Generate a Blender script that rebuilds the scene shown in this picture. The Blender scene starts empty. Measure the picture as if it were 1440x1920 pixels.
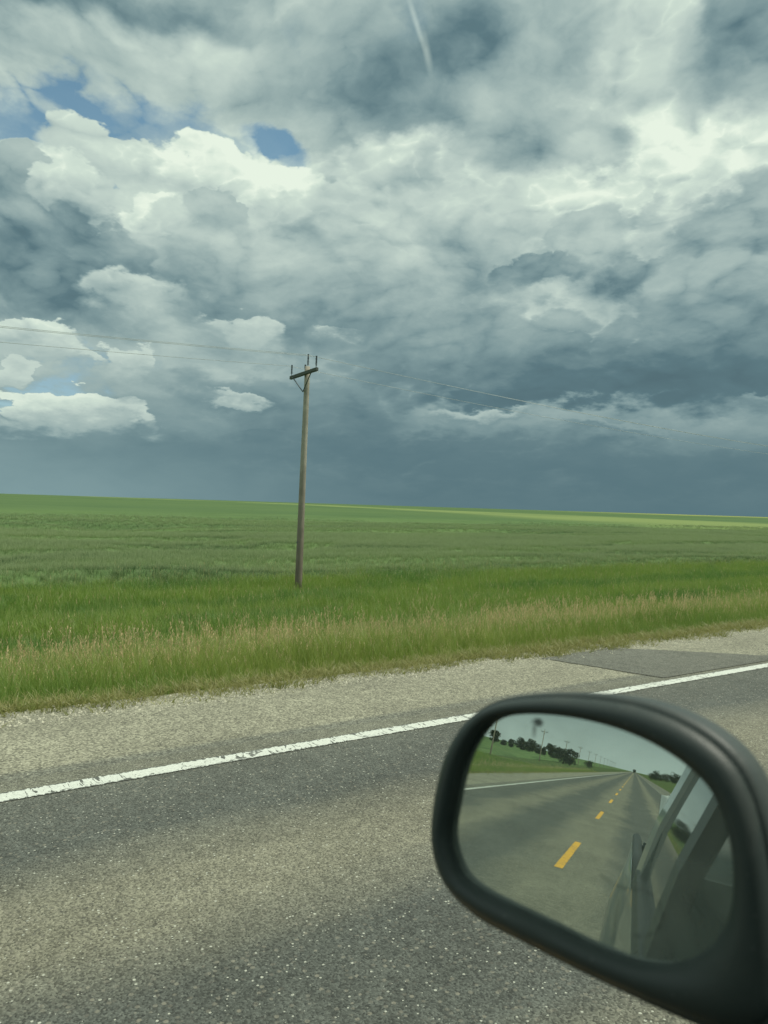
import bpy, bmesh, math, random
import numpy as np
from math import sin, cos, tan, radians, pi, sqrt, atan, exp
from mathutils import Vector, Matrix

SC = bpy.context.scene
COL = SC.collection
rnd = random.Random(7)

# ------------------------------------------------------------------ camera
F = 1442.0; YAW = radians(55.3); ROLL = radians(1.75); PITCH = atan((948 - 960) / F)
CAM = np.array([0, 0, 1.7])
fwv = np.array([-sin(YAW)*cos(PITCH), cos(YAW)*cos(PITCH), sin(PITCH)])
rtv = np.array([cos(YAW), sin(YAW), 0.0]); upv = np.cross(rtv, fwv)
R2 = rtv*cos(ROLL) + upv*sin(ROLL); U2 = upv*cos(ROLL) - rtv*sin(ROLL)
def ray(px, py):
    d = fwv + R2*(px - 720)/F + U2*(960 - py)/F
    return d/np.linalg.norm(d)
cd = bpy.data.cameras.new('camera'); cam = bpy.data.objects.new('camera', cd); COL.objects.link(cam)
cd.sensor_fit = 'VERTICAL'; cd.sensor_height = 36.0; cd.lens = F/1920*36.0
cd.clip_start = 0.02; cd.clip_end = 20000
m = Matrix.Identity(4)
for i in range(3):
    m[i][0] = R2[i]; m[i][1] = U2[i]; m[i][2] = -fwv[i]; m[i][3] = CAM[i]
cam.matrix_world = m
SC.camera = cam
cd.dof.use_dof = True; cd.dof.focus_distance = 6.0; cd.dof.aperture_fstop = 9.0
SC.view_settings.view_transform = 'Standard'; SC.view_settings.look = 'None'
SC.view_settings.gamma = 1.0; SC.view_settings.exposure = 0.0
SC.render.engine = 'CYCLES'
SC.cycles.max_bounces = 6; SC.cycles.diffuse_bounces = 3; SC.cycles.glossy_bounces = 3
SC.cycles.transparent_max_bounces = 6; SC.cycles.use_adaptive_sampling = True
SC.cycles.adaptive_threshold = 0.02; SC.cycles.caustics_reflective = False

# ------------------------------------------------------------------ node helper
class NT:
    def __init__(s, tree):
        s.t = tree; s.n = tree.nodes; s.l = tree.links
    def node(s, kind, **kw):
        n = s.n.new(kind)
        ins = kw.pop('ins', {})
        for k, v in kw.items(): setattr(n, k, v)
        for k, v in ins.items(): s.put(n.inputs[k], v)
        return n
    def put(s, sock, v):
        if isinstance(v, bpy.types.NodeSocket): s.l.new(v, sock)
        else: sock.default_value = v
    def math(s, op, a, b=0.0, c=0.0, clamp=False):
        n = s.node('ShaderNodeMath', operation=op, use_clamp=clamp)
        s.put(n.inputs[0], a); s.put(n.inputs[1], b); s.put(n.inputs[2], c)
        return n.outputs[0]
    def vmath(s, op, a, b=(0, 0, 0), scale=None, c=None):
        n = s.node('ShaderNodeVectorMath', operation=op)
        s.put(n.inputs[0], a); s.put(n.inputs[1], b)
        if c is not None: s.put(n.inputs[2], c)
        if scale is not None: s.put(n.inputs['Scale'], scale)
        return n.outputs['Value'] if op in ('LENGTH', 'DISTANCE', 'DOT_PRODUCT') else n.outputs['Vector']
    def noise(s, vec, scale, detail=3.0, rough=0.5, dist=0.0, col=False):
        n = s.node('ShaderNodeTexNoise', ins={'Vector': vec, 'Scale': scale, 'Detail': detail, 'Roughness': rough, 'Distortion': dist})
        return n.outputs['Color' if col else 'Fac']
    def voro(s, vec, scale, feature='F1', smooth=0.5, out='Distance', detail=0.0):
        n = s.node('ShaderNodeTexVoronoi', feature=feature)
        s.put(n.inputs['Vector'], vec); s.put(n.inputs['Scale'], scale)
        if feature == 'SMOOTH_F1': s.put(n.inputs['Smoothness'], smooth)
        if detail: s.put(n.inputs['Detail'], detail)
        return n.outputs[out]
    def mr(s, v, a, b, c=0.0, d=1.0, kind='SMOOTHSTEP'):
        n = s.node('ShaderNodeMapRange', interpolation_type=kind)
        s.put(n.inputs['Value'], v)
        for k, x in (('From Min', a), ('From Max', b), ('To Min', c), ('To Max', d)): s.put(n.inputs[k], x)
        return n.outputs['Result']
    def mix(s, f, a, b, blend='MIX'):
        n = s.node('ShaderNodeMix', data_type='RGBA', blend_type=blend)
        s.put(n.inputs[0], f)
        for k, x in ((6, a), (7, b)):
            s.put(n.inputs[k], x if isinstance(x, bpy.types.NodeSocket) else (tuple(x)+(1,))[:4])
        return n.outputs[2]
    def ramp(s, f, pts, interp='LINEAR'):
        n = s.node('ShaderNodeValToRGB'); cr = n.color_ramp; cr.interpolation = interp
        while len(cr.elements) < len(pts): cr.elements.new(0.5)
        for e, (p, c) in zip(cr.elements, pts):
            e.position = p; e.color = (tuple(c)+(1,))[:4] if hasattr(c, '__len__') else (c, c, c, 1)
        s.put(n.inputs[0], f)
        return n.outputs[0]
    def xyz(s, v):
        n = s.node('ShaderNodeSeparateXYZ'); s.put(n.inputs[0], v); return n.outputs
    def comb(s, x, y, z):
        n = s.node('ShaderNodeCombineXYZ')
        s.put(n.inputs[0], x); s.put(n.inputs[1], y); s.put(n.inputs[2], z); return n.outputs[0]

# ------------------------------------------------------------------ sun
SUN_EL = radians(60); SH = np.array([0.55, 0.835]); SH = SH/np.linalg.norm(SH)
sunv = Vector((SH[0]*cos(SUN_EL), SH[1]*cos(SUN_EL), sin(SUN_EL)))
ld = bpy.data.lights.new('sun', 'SUN'); ld.energy = 3.1; ld.angle = radians(1.5); ld.color = (1.0, 0.97, 0.82)
lo = bpy.data.objects.new('sun', ld); COL.objects.link(lo)
lo.rotation_euler = sunv.to_track_quat('Z', 'Y').to_euler(); lo.location = (0, 0, 50)

# ------------------------------------------------------------------ world: sky texture behind a procedural cloud deck
W = bpy.data.worlds.new('World'); SC.world = W; W.use_nodes = True
W.node_tree.nodes.clear()
w = NT(W.node_tree)
D = w.vmath('NORMALIZE', w.node('ShaderNodeTexCoord').outputs['Generated'])
sky = w.node('ShaderNodeTexSky', sky_type='NISHITA', sun_disc=False, sun_elevation=SUN_EL,
             sun_rotation=math.atan2(sunv.x, sunv.y), air_density=1.0, dust_density=0.6, ozone_density=2.0)
dx, dy, dz = w.xyz(D)[0:3]
dzc = w.math('MAXIMUM', dz, 0.0)
# perspective: clouds get smaller and flatter towards the horizon
inv = w.math('DIVIDE', 1.0, w.math('ADD', dzc, 0.38))
V = w.vmath('SCALE', w.vmath('MULTIPLY', D, (1.0, 1.0, 1.55)), scale=inv)
wn = w.vmath('SUBTRACT', w.noise(V, 2.3, 6, 0.58, col=True), (0.5, 0.5, 0.5))
V2 = w.vmath('ADD', V, w.vmath('SCALE', wn, scale=0.22))
def height(vec):
    n1 = w.noise(vec, 2.6, 8, 0.55)
    rid = w.node('ShaderNodeTexNoise', noise_type='RIDGED_MULTIFRACTAL', ins={'Vector': vec, 'Scale': 3.4, 'Detail': 4.0, 'Roughness': 0.55, 'Offset': 0.75, 'Gain': 1.6})
    return w.math('MULTIPLY_ADD', rid.outputs['Fac'], -0.16, n1)
h0 = height(V2)
L = Vector((R2[0]*0.35 + 0*U2[0], R2[1]*0.35, 0.93)).normalized()
h1 = height(w.vmath('ADD', V2, tuple(L*0.075)))
relief = w.math('SUBTRACT', h0, h1)
# cloud bodies, each at its own bearing and height in the sky, laid back to front:
# (px, py, rx, ry, rot, tone of its base, tone of its top, softness of its upper edge, of its lower edge)
fine = w.vmath('SUBTRACT', w.noise(V, 8.0, 5, 0.6, col=True), (0.5, 0.5, 0.5))
DW = w.vmath('ADD', w.vmath('ADD', D, w.vmath('SCALE', wn, scale=0.10)), w.vmath('SCALE', fine, scale=0.07))
puff = w.node('ShaderNodeTexNoise', noise_type='RIDGED_MULTIFRACTAL', ins={'Vector': w.vmath('ADD', V, w.vmath('SCALE', wn, scale=0.1)), 'Scale': 10.0, 'Detail': 6.0, 'Roughness': 0.62, 'Offset': 0.8, 'Gain': 1.5}).outputs['Fac']
def local(px, py, rx, ry, rot=0.0):
    fwd = Vector(ray(px, py))
    r = Vector((fwd.y, -fwd.x, 0)).normalized(); u = r.cross(fwd).normalized()
    a = radians(rot)
    e1 = r*cos(a) + u*sin(a); e2 = u*cos(a) - r*sin(a)
    k = fwd.dot(Vector(fwv))/F
    d = w.vmath('SUBTRACT', DW, tuple(fwd))
    a1 = w.vmath('DOT_PRODUCT', d, tuple(e1/(rx*k))); a2 = w.vmath('DOT_PRODUCT', d, tuple(e2/(ry*k)))
    return w.vmath('LENGTH', w.comb(a1, a2, w.vmath('DOT_PRODUCT', d, tuple(fwd*1.2)))), a2
calm = w.mr(dz, 0.05, 0.36, 0.06, 1.0)
lowf = w.math('SUBTRACT', h0, 0.33)
tone = w.math('MULTIPLY_ADD', lowf, w.mr(dz, .08, .35, .25, .9), w.mr(dz, 0.03, 0.24, 0.30, 0.60))
hole = w.math('ADD', 0.0, 0.0)
def body(px, py, rx, ry, rot, t0, t1, s1, s0):
    global tone, hole
    ln, a2 = local(px, py, rx, ry, rot)
    edge = w.math('MULTIPLY_ADD', puff, 0.34, ln)
    soft = w.mr(a2, -0.7, 0.35, s0, s1)
    al = w.mr(edge, w.math('ADD', 1.16, soft), w.math('SUBTRACT', 1.16, soft), 0, 1)
    tn = w.mr(a2, -0.6, 0.75, t0, t1)
    tone = w.math('MULTIPLY_ADD', al, w.math('SUBTRACT', tn, tone), tone)
    hole = w.math('MULTIPLY', hole, w.math('SUBTRACT', 1.0, al))
def gap(px, py, rx, ry, rot, a):
    global hole
    ln, a2 = local(px, py, rx, ry, rot)
    hole = w.math('MULTIPLY_ADD', w.mr(w.math('MULTIPLY_ADD', puff, -0.55, w.math('ADD', ln, .12)), 1.40, 0.35), a, hole)
for b_ in [(150, 5, 360, 80, 0, .36, .36, .5, .6), (300, 120, 330, 80, 5, .60, .68, .4, .6), (640, 120, 150, 110, 0, .54, .58, .5, .6), (890, 150, 180, 120, 0, .43, .45, .35, .6),
           (1060, 60, 110, 90, 0, .52, .54, .5, .5), (1235, 110, 90, 110, 30, .66, .76, .4, .5), (1440, 60, 110, 120, -20, .36, .40, .2, .5), (1190, 345, 250, 105, 8, .78, .93, .45, .7), (1320, 310, 70, 80, 20, .80, .92, .3, .5),
           (860, 325, 150, 60, 0, .72, .84, .45, .6), (720, 300, 110, 45, 0, .70, .82, .4, .6), (1000, 250, 140, 60, 0, .48, .52, .4, .6), (1130, 270, 60, 35, 10, .52, .56, .3, .5)]: body(*b_)
for g_ in [(210, 222, 120, 42, 8, 1), (385, 250, 100, 42, -18, 1), (548, 282, 66, 24, -38, 1), (500, 240, 44, 26, -20, .9), (45, 288, 130, 52, -10, 1.3), (130, 205, 50, 28, 0, .6),
           (130, 700, 120, 48, 0, .65), (80, 735, 70, 24, 0, .8), (730, 55, 45, 35, 0, .45), (575, 80, 45, 40, 0, .4)]: gap(*g_)
for b_ in [(195, 300, 115, 62, 0, .58, .74, .06, .5), (70, 370, 150, 55, 0, .58, .74, .10, .5), (405, 335, 130, 72, -12, .70, .90, .06, .5), (570, 385, 150, 76, 0, .68, .84, .06, .5),
           (290, 428, 76, 44, 25, .70, .86, .07, .4), (800, 450, 220, 110, 0, .58, .68, .30, .6), (1120, 440, 120, 62, 10, .56, .64, .10, .4), (1270, 430, 70, 60, 0, .64, .76, .12, .4), (1390, 440, 120, 110, 0, .48, .56, .15, .5),
           (520, 505, 260, 125, 0, .45, .68, .06, .5), (420, 400, 60, 45, 0, .52, .60, .05, .4), (90, 510, 220, 118, -3, .36, .46, .07, .5), (255, 568, 100, 40, 0, .60, .74, .15, .4), (30, 350, 40, 50, 0, .5, .52, .08, .4),
           (1005, 505, 90, 42, 15, .38, .44, .10, .3), (1210, 500, 80, 45, -10, .42, .50, .12, .35), (1330, 530, 120, 60, 0, .46, .56, .15, .5), (720, 600, 300, 66, 0, .42, .50, .25, .5), (450, 618, 70, 26, 0, .60, .72, .12, .5),
           (655, 628, 75, 18, -6, .54, .70, .12, .6), (900, 665, 330, 80, 0, .33, .43, .18, .5), (1330, 620, 210, 70, 0, .36, .46, .2, .5),
           (45, 640, 110, 42, 0, .60, .82, .07, .3), (230, 695, 62, 46, 0, .52, .74, .06, .4), (160, 665, 30, 10, -20, .7, .74, .1, .3), (15, 695, 40, 22, 0, .60, .72, .08, .3), (130, 775, 150, 42, -4, .58, .92, .06, .35),
           (370, 750, 150, 40, 0, .42, .52, .15, .5), (560, 745, 210, 55, 0, .31, .40, .25, .5), (440, 752, 60, 15, -4, .52, .64, .2, .4), (1320, 700, 250, 66, 0, .24, .32, .3, .5), (1060, 722, 290, 46, 3, .22, .32, .3, .3),
           (885, 780, 100, 20, -2, .38, .60, .2, .5), (1150, 812, 130, 12, -2, .34, .46, .3, .5), (1425, 745, 50, 14, 0, .36, .44, .3, .4), (700, 850, 330, 45, 0, .27, .30, .4, .6), (1250, 880, 420, 50, 0, .28, .30, .5, .6)]: body(*b_)
t2 = w.math('MULTIPLY_ADD', w.math('MULTIPLY', relief, 0.92), calm, tone)
t2 = w.math('MULTIPLY_ADD', w.math('MULTIPLY', lowf, 0.30), calm, t2)
t2 = w.math('MULTIPLY_ADD', w.math('MULTIPLY', w.math('SUBTRACT', 0.45, puff), w.mr(tone, .58, .84, .12, .16)), calm, t2)
puff2 = w.node('ShaderNodeTexNoise', noise_type='RIDGED_MULTIFRACTAL', ins={'Vector': V2, 'Scale': 21.0, 'Detail': 4.0, 'Roughness': 0.6, 'Offset': 0.8, 'Gain': 1.5}).outputs['Fac']
t2 = w.math('MULTIPLY_ADD', w.math('MULTIPLY', w.math('SUBTRACT', 0.42, puff2), w.mr(tone, .56, .80, .02, -.17)), calm, t2)
cloud = w.ramp(t2, [(0.0, (.060, .105, .125)), (0.28, (.110, .193, .220)), (0.40, (.205, .307, .320)), (0.54, (.345, .455, .440)),
                    (0.70, (.50, .61, .56)), (0.86, (.63, .75, .655)), (1.0, (.80, .90, .77))])
hole = w.mr(w.math('MULTIPLY_ADD', w.math('SUBTRACT', 0.33, h0), w.mr(hole, .05, .5, 0, 2.6), hole), 0.10, 1.15, 0, 0.9, 'LINEAR')
hz = w.mr(dz, -0.01, 0.13, 0.85, 0.0)
side = w.vmath('DOT_PRODUCT', D, tuple(-R2))
hazec = w.mix(w.mr(side, -0.1, 0.5), (.102, .182, .208), (.225, .345, .36))
hazec = w.mix(w.mr(dy, -0.75, -0.95), hazec, (.60, .74, .66))
cloud = w.mix(hz, cloud, hazec)
# old vapour trail, a faint straight streak
def streak(px, py, rx, ry, rot, k0):
    global DW
    keep = DW; DW = D; ln, _ = local(px, py, rx, ry, rot); DW = keep
    return w.math('MULTIPLY', w.mr(w.math('MULTIPLY_ADD', puff, .3, ln), 1.4, .2), k0)
cloud = w.mix(streak(781, 45, 7, 62, 22, .5), cloud, (.66, .78, .69))
cloud = w.mix(streak(800, 95, 9, 42, 14, .35), cloud, (.62, .74, .66))
bg1 = w.node('ShaderNodeBackground', ins={'Color': w.mix(1.0, sky.outputs[0], w.mix(w.mr(dz, .12, .34), (.80, .90, .84), (.82, 1.05, .90)), 'MULTIPLY'), 'Strength': 0.125})
bg2 = w.node('ShaderNodeBackground', ins={'Color': cloud, 'Strength': 1.0})
ms = w.node('ShaderNodeMixShader', ins={0: w.math('SUBTRACT', 1.0, hole)})
w.l.new(bg1.outputs[0], ms.inputs[1]); w.l.new(bg2.outputs[0], ms.inputs[2])
wo = w.node('ShaderNodeOutputWorld'); w.l.new(ms.outputs[0], wo.inputs[0])
W.cycles.sampling_method = 'MANUAL'; W.cycles.sample_map_resolution = 256

# ------------------------------------------------------------------ side mirror geometry (real size, half a metre away)
VPm = (1190, 1447)
r_ = ray(*VPm); Nn = np.array([0, -1, 0.]) - r_; Nn /= np.linalg.norm(Nn)
Mc = CAM + ray(1115, 1570)*0.50
def refl(px, py):
    d = ray(px, py); t = ((Mc-CAM) @ Nn)/(d @ Nn); P = CAM+d*t
    return P, d-2*(d @ Nn)*Nn
e1 = R2 - (R2 @ Nn)*Nn; e1 /= np.linalg.norm(e1); e2 = np.cross(Nn, e1)

def on_plane(px, py, h=0.0):
    "point on the plane h metres in front of the mirror glass, seen at that pixel -> plane coordinates"
    d = ray(px, py); Q0 = Mc + Nn*h; t = ((Q0-CAM) @ Nn)/(d @ Nn); P = CAM+d*t - Mc
    return float(P @ e1), float(P @ e2)

# ------------------------------------------------------------------ materials
def mat(name):
    mm = bpy.data.materials.new(name); mm.use_nodes = True; mm.node_tree.nodes.clear()
    t = NT(mm.node_tree); t.out = t.node('ShaderNodeOutputMaterial'); t.mat = mm
    return t
def princ(t, col, rough=0.6, metal=0.0, spec=0.5, normal=None, coat=0.0):
    p = t.node('ShaderNodeBsdfPrincipled')
    t.put(p.inputs['Base Color'], col if isinstance(col, bpy.types.NodeSocket) else tuple(col)+(1,))
    t.put(p.inputs['Roughness'], rough); t.put(p.inputs['Metallic'], metal)
    t.put(p.inputs['Specular IOR Level'], spec); t.put(p.inputs['Coat Weight'], coat)
    if normal is not None: t.l.new(normal, p.inputs['Normal'])
    t.l.new(p.outputs[0], t.out.inputs[0]); return p
def bump(t, h, strength=0.5, dist=0.01):
    return t.node('ShaderNodeBump', ins={'Height': h, 'Strength': strength, 'Distance': dist}).outputs[0]
def pos(t): return t.node('ShaderNodeNewGeometry').outputs['Position']

def road_mat(name, kind):
    t = mat(name); P = pos(t); x, y, z = t.xyz(P)[0:3]
    wob = t.math('MULTIPLY', t.math('SUBTRACT', t.noise(t.vmath('MULTIPLY', P, (1.0, 0.22, 1)), 1.4, 3), 0.5), 0.9)
    xx = t.math('ADD', x, wob)
    tan_, drk = (.192, .187, .140), (.090, .098, .086)
    if kind == 'road':
        xx = t.mix(t.mr(x, -4.35, -4.0), t.comb(x, x, x), t.comb(xx, xx, xx)); f = t.mr(xx, -4.75, 3.1, 0, 1, 'LINEAR')
        def q(v): return (v + 4.75)/7.85
        base = t.ramp(f, [(q(-4.74), (.165, .167, .130)), (q(-4.62), (.108, .115, .098)), (q(-3.95), drk), (q(-3.35), tan_), (q(-3.05), tan_), (q(-2.55), drk), (q(-1.95), drk),
                          (q(-1.35), tan_), (q(-0.6), tan_), (q(-0.2), drk), (q(0.5), drk), (q(0.8), tan_), (q(1.0), tan_), (q(1.4), drk), (q(2.3), drk), (q(2.6), tan_)])
        bright, thr = (.50, .51, .43), 0.72
    elif kind == 'shoulder':
        base = t.mix(t.mr(t.math('ADD', x, t.math('MULTIPLY', wob, .12)), -5.15, -5.05), (.252, .247, .184), (.160, .164, .132))
        bright, thr = (.62, .60, .46), 0.75
    else:
        base = t.mix(0.0, (.128, .132, .110), (.1, .1, .1)); bright, thr = (.30, .30, .27), 0.9
    n1 = t.noise(P, 9.0, 5, 0.7); n2 = t.noise(t.vmath('MULTIPLY', P, (1, .5, 1)), 1.1, 4, .6)
    base = t.mix(1.0, base, t.ramp(n2, [(0.25, .78), (0.75, 1.22)]), 'MULTIPLY')
    # the stones of the surface
    pv = t.vmath('MULTIPLY', P, (1, 1, 0))
    g = t.node('ShaderNodeTexVoronoi'); t.put(g.inputs['Vector'], pv); t.put(g.inputs['Scale'], 78.0 if kind == 'shoulder' else 135.0)
    gc = t.xyz(g.outputs['Color'])
    grain = t.mr(gc[0], 0, 1, 0.52, 1.50, 'LINEAR')
    base = t.mix(1.0, base, t.comb(grain, grain, grain), 'MULTIPLY')
    base = t.mix(1.0, base, t.ramp(n1, [(0.3, .82), (0.7, 1.2)]), 'MULTIPLY')
    g2 = t.node('ShaderNodeTexVoronoi'); t.put(g2.inputs['Vector'], pv); t.put(g2.inputs['Scale'], 62.0)
    c2 = t.xyz(g2.outputs['Color'])
    stone = t.math('MULTIPLY', t.math('GREATER_THAN', c2[0], thr), t.math('LESS_THAN', g2.outputs['Distance'], t.mr(c2[1], 0, 1, .08, .36, 'LINEAR')))
    base = t.mix(t.math('MULTIPLY', stone, t.mr(c2[2], 0, 1, .15, .9)), base, bright)
    g3 = t.node('ShaderNodeTexVoronoi'); t.put(g3.inputs['Vector'], pv); t.put(g3.inputs['Scale'], 41.0); c3 = t.xyz(g3.outputs['Color'])
    peb = t.math('MULTIPLY', t.math('GREATER_THAN', c3[0], .62), t.mr(g3.outputs['Distance'], .42, .28))
    base = t.mix(t.math('MULTIPLY', peb, .5), base, t.mix(c3[1], (.06, .06, .055), (.34, .32, .25)))
    if kind != 'patch':
        dk = t.math('GREATER_THAN', gc[1], 0.88)
        base = t.mix(t.math('MULTIPLY', dk, .38), base, (.03, .035, .035))
    hgt = t.math('ADD', t.math('MULTIPLY', g.outputs['Distance'], -1.0), t.math('MULTIPLY', n1, .6))
    princ(t, base, 0.85, spec=0.3, normal=bump(t, hgt, 0.55, 0.004))
    return t.mat
M_road = road_mat('chip_seal_road', 'road'); M_should = road_mat('gravelly_shoulder', 'shoulder'); M_patch = road_mat('asphalt_patch', 'patch')

def paint_mat(name, col, under, mid):
    t = mat(name); P = pos(t)
    n = t.noise(P, 22, 6, .7); n2 = t.noise(t.vmath('MULTIPLY', P, (1, .35, 1)), 3.2, 5, .6, 1.0)
    worn = t.mr(t.math('ADD', t.math('MULTIPLY', n, .55), t.math('MULTIPLY', n2, .75)), .765, .80)
    cr = t.voro(t.vmath('MULTIPLY', t.vmath('ADD', P, t.vmath('SCALE', t.noise(P, 5, 3, .6, col=True), scale=.35)), (1, 1, 0)), 2.1, 'DISTANCE_TO_EDGE')
    crack = t.mr(cr, .012, .004)
    crack = t.math('MULTIPLY', crack, t.mr(t.noise(P, 1.7, 2), .44, .50))
    g = t.mr(t.noise(P, 70, 3, .6), .35, .7, .86, 1.06)
    c = t.mix(1.0, col, t.comb(g, g, g), 'MULTIPLY')
    xx = t.math('ABSOLUTE', t.math('ADD', t.xyz(P)[0], mid))
    chip = t.mr(t.math('ADD', t.math('MULTIPLY', t.noise(P, 34, 4, .7), 1.0), t.mr(xx, .040, .075, 0, .26)), .65, .69)
    tr = t.noise(t.vmath('MULTIPLY', P, (3, 16, 1)), 2.4, 3, .6, .8)
    tr = t.math('MULTIPLY', t.mr(tr, .585, .615), t.mr(t.noise(P, .9, 2), .40, .48))
    worn = t.math('MAXIMUM', worn, t.math('MAXIMUM', chip, tr))
    c = t.mix(t.math('MAXIMUM', worn, t.math('MULTIPLY', crack, .9)), c, under)
    princ(t, c, .6, normal=bump(t, t.noise(P, 110, 3), .5, .003)); return t.mat
M_white = paint_mat('white_road_paint', (.66, .69, .62), (.10, .105, .09), 4.7125)
M_yellow = paint_mat('yellow_road_paint', (.92, .50, .03), (.2, .17, .1), 1.125)

def soil_mat():
    t = mat('roadside_soil'); P = pos(t); x = t.xyz(P)[0]
    n = t.noise(P, 2.0, 6, .6); n3 = t.noise(P, 0.05, 4, .6)
    g = t.mix(t.mr(n, .3, .7), (.050, .085, .022), (.10, .135, .038))
    far = t.mix(t.mr(n3, .35, .65), (.075, .125, .040), (.10, .145, .05))
    edge = t.mix(t.mr(t.noise(P, 30, 5, .7), .35, .65), (.25, .235, .15), (.13, .14, .06))
    a = t.math('ABSOLUTE', t.math('ADD', x, 1.1))
    c = t.mix(t.mr(a, 5.25, 5.9), edge, g)
    c = t.mix(t.mr(a, 9, 40), c, far)
    princ(t, c, .95, spec=.1, normal=bump(t, n, .6, .05)); return t.mat
M_soil = soil_mat()

def leaf_mat(name, low, high, tip, tip_from, h, transl=0.35, var=0.35, patch=None, pscale=.35, stretch=.45):
    """low/high: the plant's own green varies from plant to plant; tip: colour of the seed heads"""
    t = mat(name); P = pos(t)
    oi = t.node('ShaderNodeObjectInfo').outputs['Random']
    c = t.mix(t.math('MULTIPLY_ADD', oi, 1.0, 0.0), low, high)
    if patch is not None:
        pn = t.noise(t.vmath('MULTIPLY', P, (1, stretch, 0)), pscale, 4, .6)
        c = t.mix(t.mr(pn, .46, .62), c, patch)
    if tip is not None:
        at = t.node('ShaderNodeAttribute', attribute_name='tipness').outputs['Fac']
        c = t.mix(t.mr(at, tip_from, 1.0), c, tip)
    d = t.node('ShaderNodeBsdfDiffuse', ins={'Color': c, 'Roughness': .6})
    tr = t.node('ShaderNodeBsdfTranslucent', ins={'Color': c})
    gl = t.node('ShaderNodeBsdfGlossy', ins={'Color': (.6, .65, .6, 1), 'Roughness': .45})
    a = t.node('ShaderNodeMixShader', ins={0: transl}); t.l.new(d.outputs[0], a.inputs[1]); t.l.new(tr.outputs[0], a.inputs[2])
    b = t.node('ShaderNodeMixShader', ins={0: .05}); t.l.new(a.outputs[0], b.inputs[1]); t.l.new(gl.outputs[0], b.inputs[2])
    t.l.new(b.outputs[0], t.out.inputs[0]); return t.mat
M_edge = leaf_mat('short_dry_grass', (.24, .27, .07), (.38, .37, .14), (.46, .42, .19), .5, .2)
M_tall = leaf_mat('tall_brome', (.25, .36, .065), (.39, .46, .12), (.46, .46, .17), .75, .8, patch=(.24, .365, .075))
M_head = leaf_mat('brome_heads', (.60, .47, .24), (.76, .62, .35), None, .5, .8)
M_ditch = leaf_mat('ditch_green', (.215, .345, .052), (.31, .43, .085), (.39, .45, .15), .75, .6, patch=(.13, .285, .055))
M_crop = leaf_mat('young_wheat', (.19, .29, .095), (.25, .35, .13), (.43, .50, .27), .45, .8, patch=(.105, .19, .072), pscale=.20, stretch=.16)

def field_mat():
    t = mat('wheat_canopy'); P = pos(t); x, y, z = t.xyz(P)[0:3]
    dist = t.math('MULTIPLY', x, -1.0)
    s = t.vmath('MULTIPLY', P, (1.0, .25, 0))
    n1 = t.noise(s, .55, 6, .62); n2 = t.noise(P, 5.0, 5, .7); n3 = t.noise(t.vmath('MULTIPLY', P, (1, .35, 0)), .022, 4, .55)
    c = t.mix(t.mr(n1, .35, .68), (.105, .178, .060), (.140, .215, .080))
    c = t.mix(t.math('MULTIPLY', t.mr(n2, .45, .75), t.mr(dist, 160, 50)), c, (.17, .24, .11))
    pn = t.noise(t.vmath('MULTIPLY', P, (1, .16, 0)), .20, 4, .6)
    c = t.mix(t.math('MULTIPLY', t.mr(pn, .46, .62), .7), c, (.07, .125, .048))
    far = t.mix(t.mr(n3, .35, .65), (.082, .142, .058), (.104, .168, .064))
    c = t.mix(t.mr(dist, 50, 150, 0, .9), c, far)
    # sunlit patch far off on the crop, painted paler yellow-green, at a slant
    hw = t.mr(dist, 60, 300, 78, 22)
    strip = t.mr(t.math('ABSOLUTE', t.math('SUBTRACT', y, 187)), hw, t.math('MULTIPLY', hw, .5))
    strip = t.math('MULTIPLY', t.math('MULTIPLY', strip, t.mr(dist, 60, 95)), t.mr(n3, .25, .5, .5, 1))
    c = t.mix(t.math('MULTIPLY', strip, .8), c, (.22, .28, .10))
    s2 = t.math('MULTIPLY', t.mr(dist, 330, 420), t.mr(t.math('DIVIDE', y, t.math('MAXIMUM', dist, 1)), .95, 1.5))  # far sunlit streak near the horizon, painted yellow into the crop
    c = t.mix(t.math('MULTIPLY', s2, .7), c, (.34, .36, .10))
    hgt = t.math('ADD', t.math('MULTIPLY', n1, 1.0), t.math('MULTIPLY', n2, .25))
    princ(t, c, .95, spec=.1, normal=bump(t, hgt, .5, .25)); return t.mat
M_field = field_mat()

def simple(name, col, rough=.6, metal=0., scale=20, amp=.25, bs=.2, spec=.5, stretch=(1, 1, 1), coat=0., bd=.003):
    t = mat(name); P = t.node('ShaderNodeTexCoord').outputs['Object']
    n = t.noise(t.vmath('MULTIPLY', P, stretch), scale, 5, .65)
    g = t.mr(n, .25, .75, 1-amp, 1+amp, 'LINEAR')
    c = t.mix(1.0, col, t.comb(g, g, g), 'MULTIPLY')
    princ(t, c, rough, metal, spec, bump(t, n, bs, bd), coat); return t.mat
def pole_mat():
    t = mat('weathered_pole_wood'); P = t.node('ShaderNodeTexCoord').outputs['Object']
    n = t.noise(t.vmath('MULTIPLY', P, (3, 3, .10)), 14, 5, .65); n2 = t.noise(P, 1.6, 4, .6); z = t.xyz(P)[2]
    c = t.mix(t.mr(z, 1.2, 6.5), (.215, .185, .145), (.40, .375, .315))
    c = t.mix(t.mr(n, .55, .72), c, (.13, .11, .09)); g = t.mr(n2, .3, .7, .8, 1.15); c = t.mix(1.0, c, t.comb(g, g, g), 'MULTIPLY')
    princ(t, c, .9, spec=.2, normal=bump(t, n, .6, .01)); return t.mat
M_pole = pole_mat()
M_arm = simple('crossarm_wood', (.11, .125, .115), .9, scale=14, amp=.3, bs=.4, stretch=(.3, 3, 3), spec=.2)
M_steel = simple('galvanised_steel', (.13, .15, .16), .55, .6, scale=30, amp=.2)
M_ins = simple('insulator_polymer', (.045, .06, .07), .35, scale=10, amp=.1)
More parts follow.
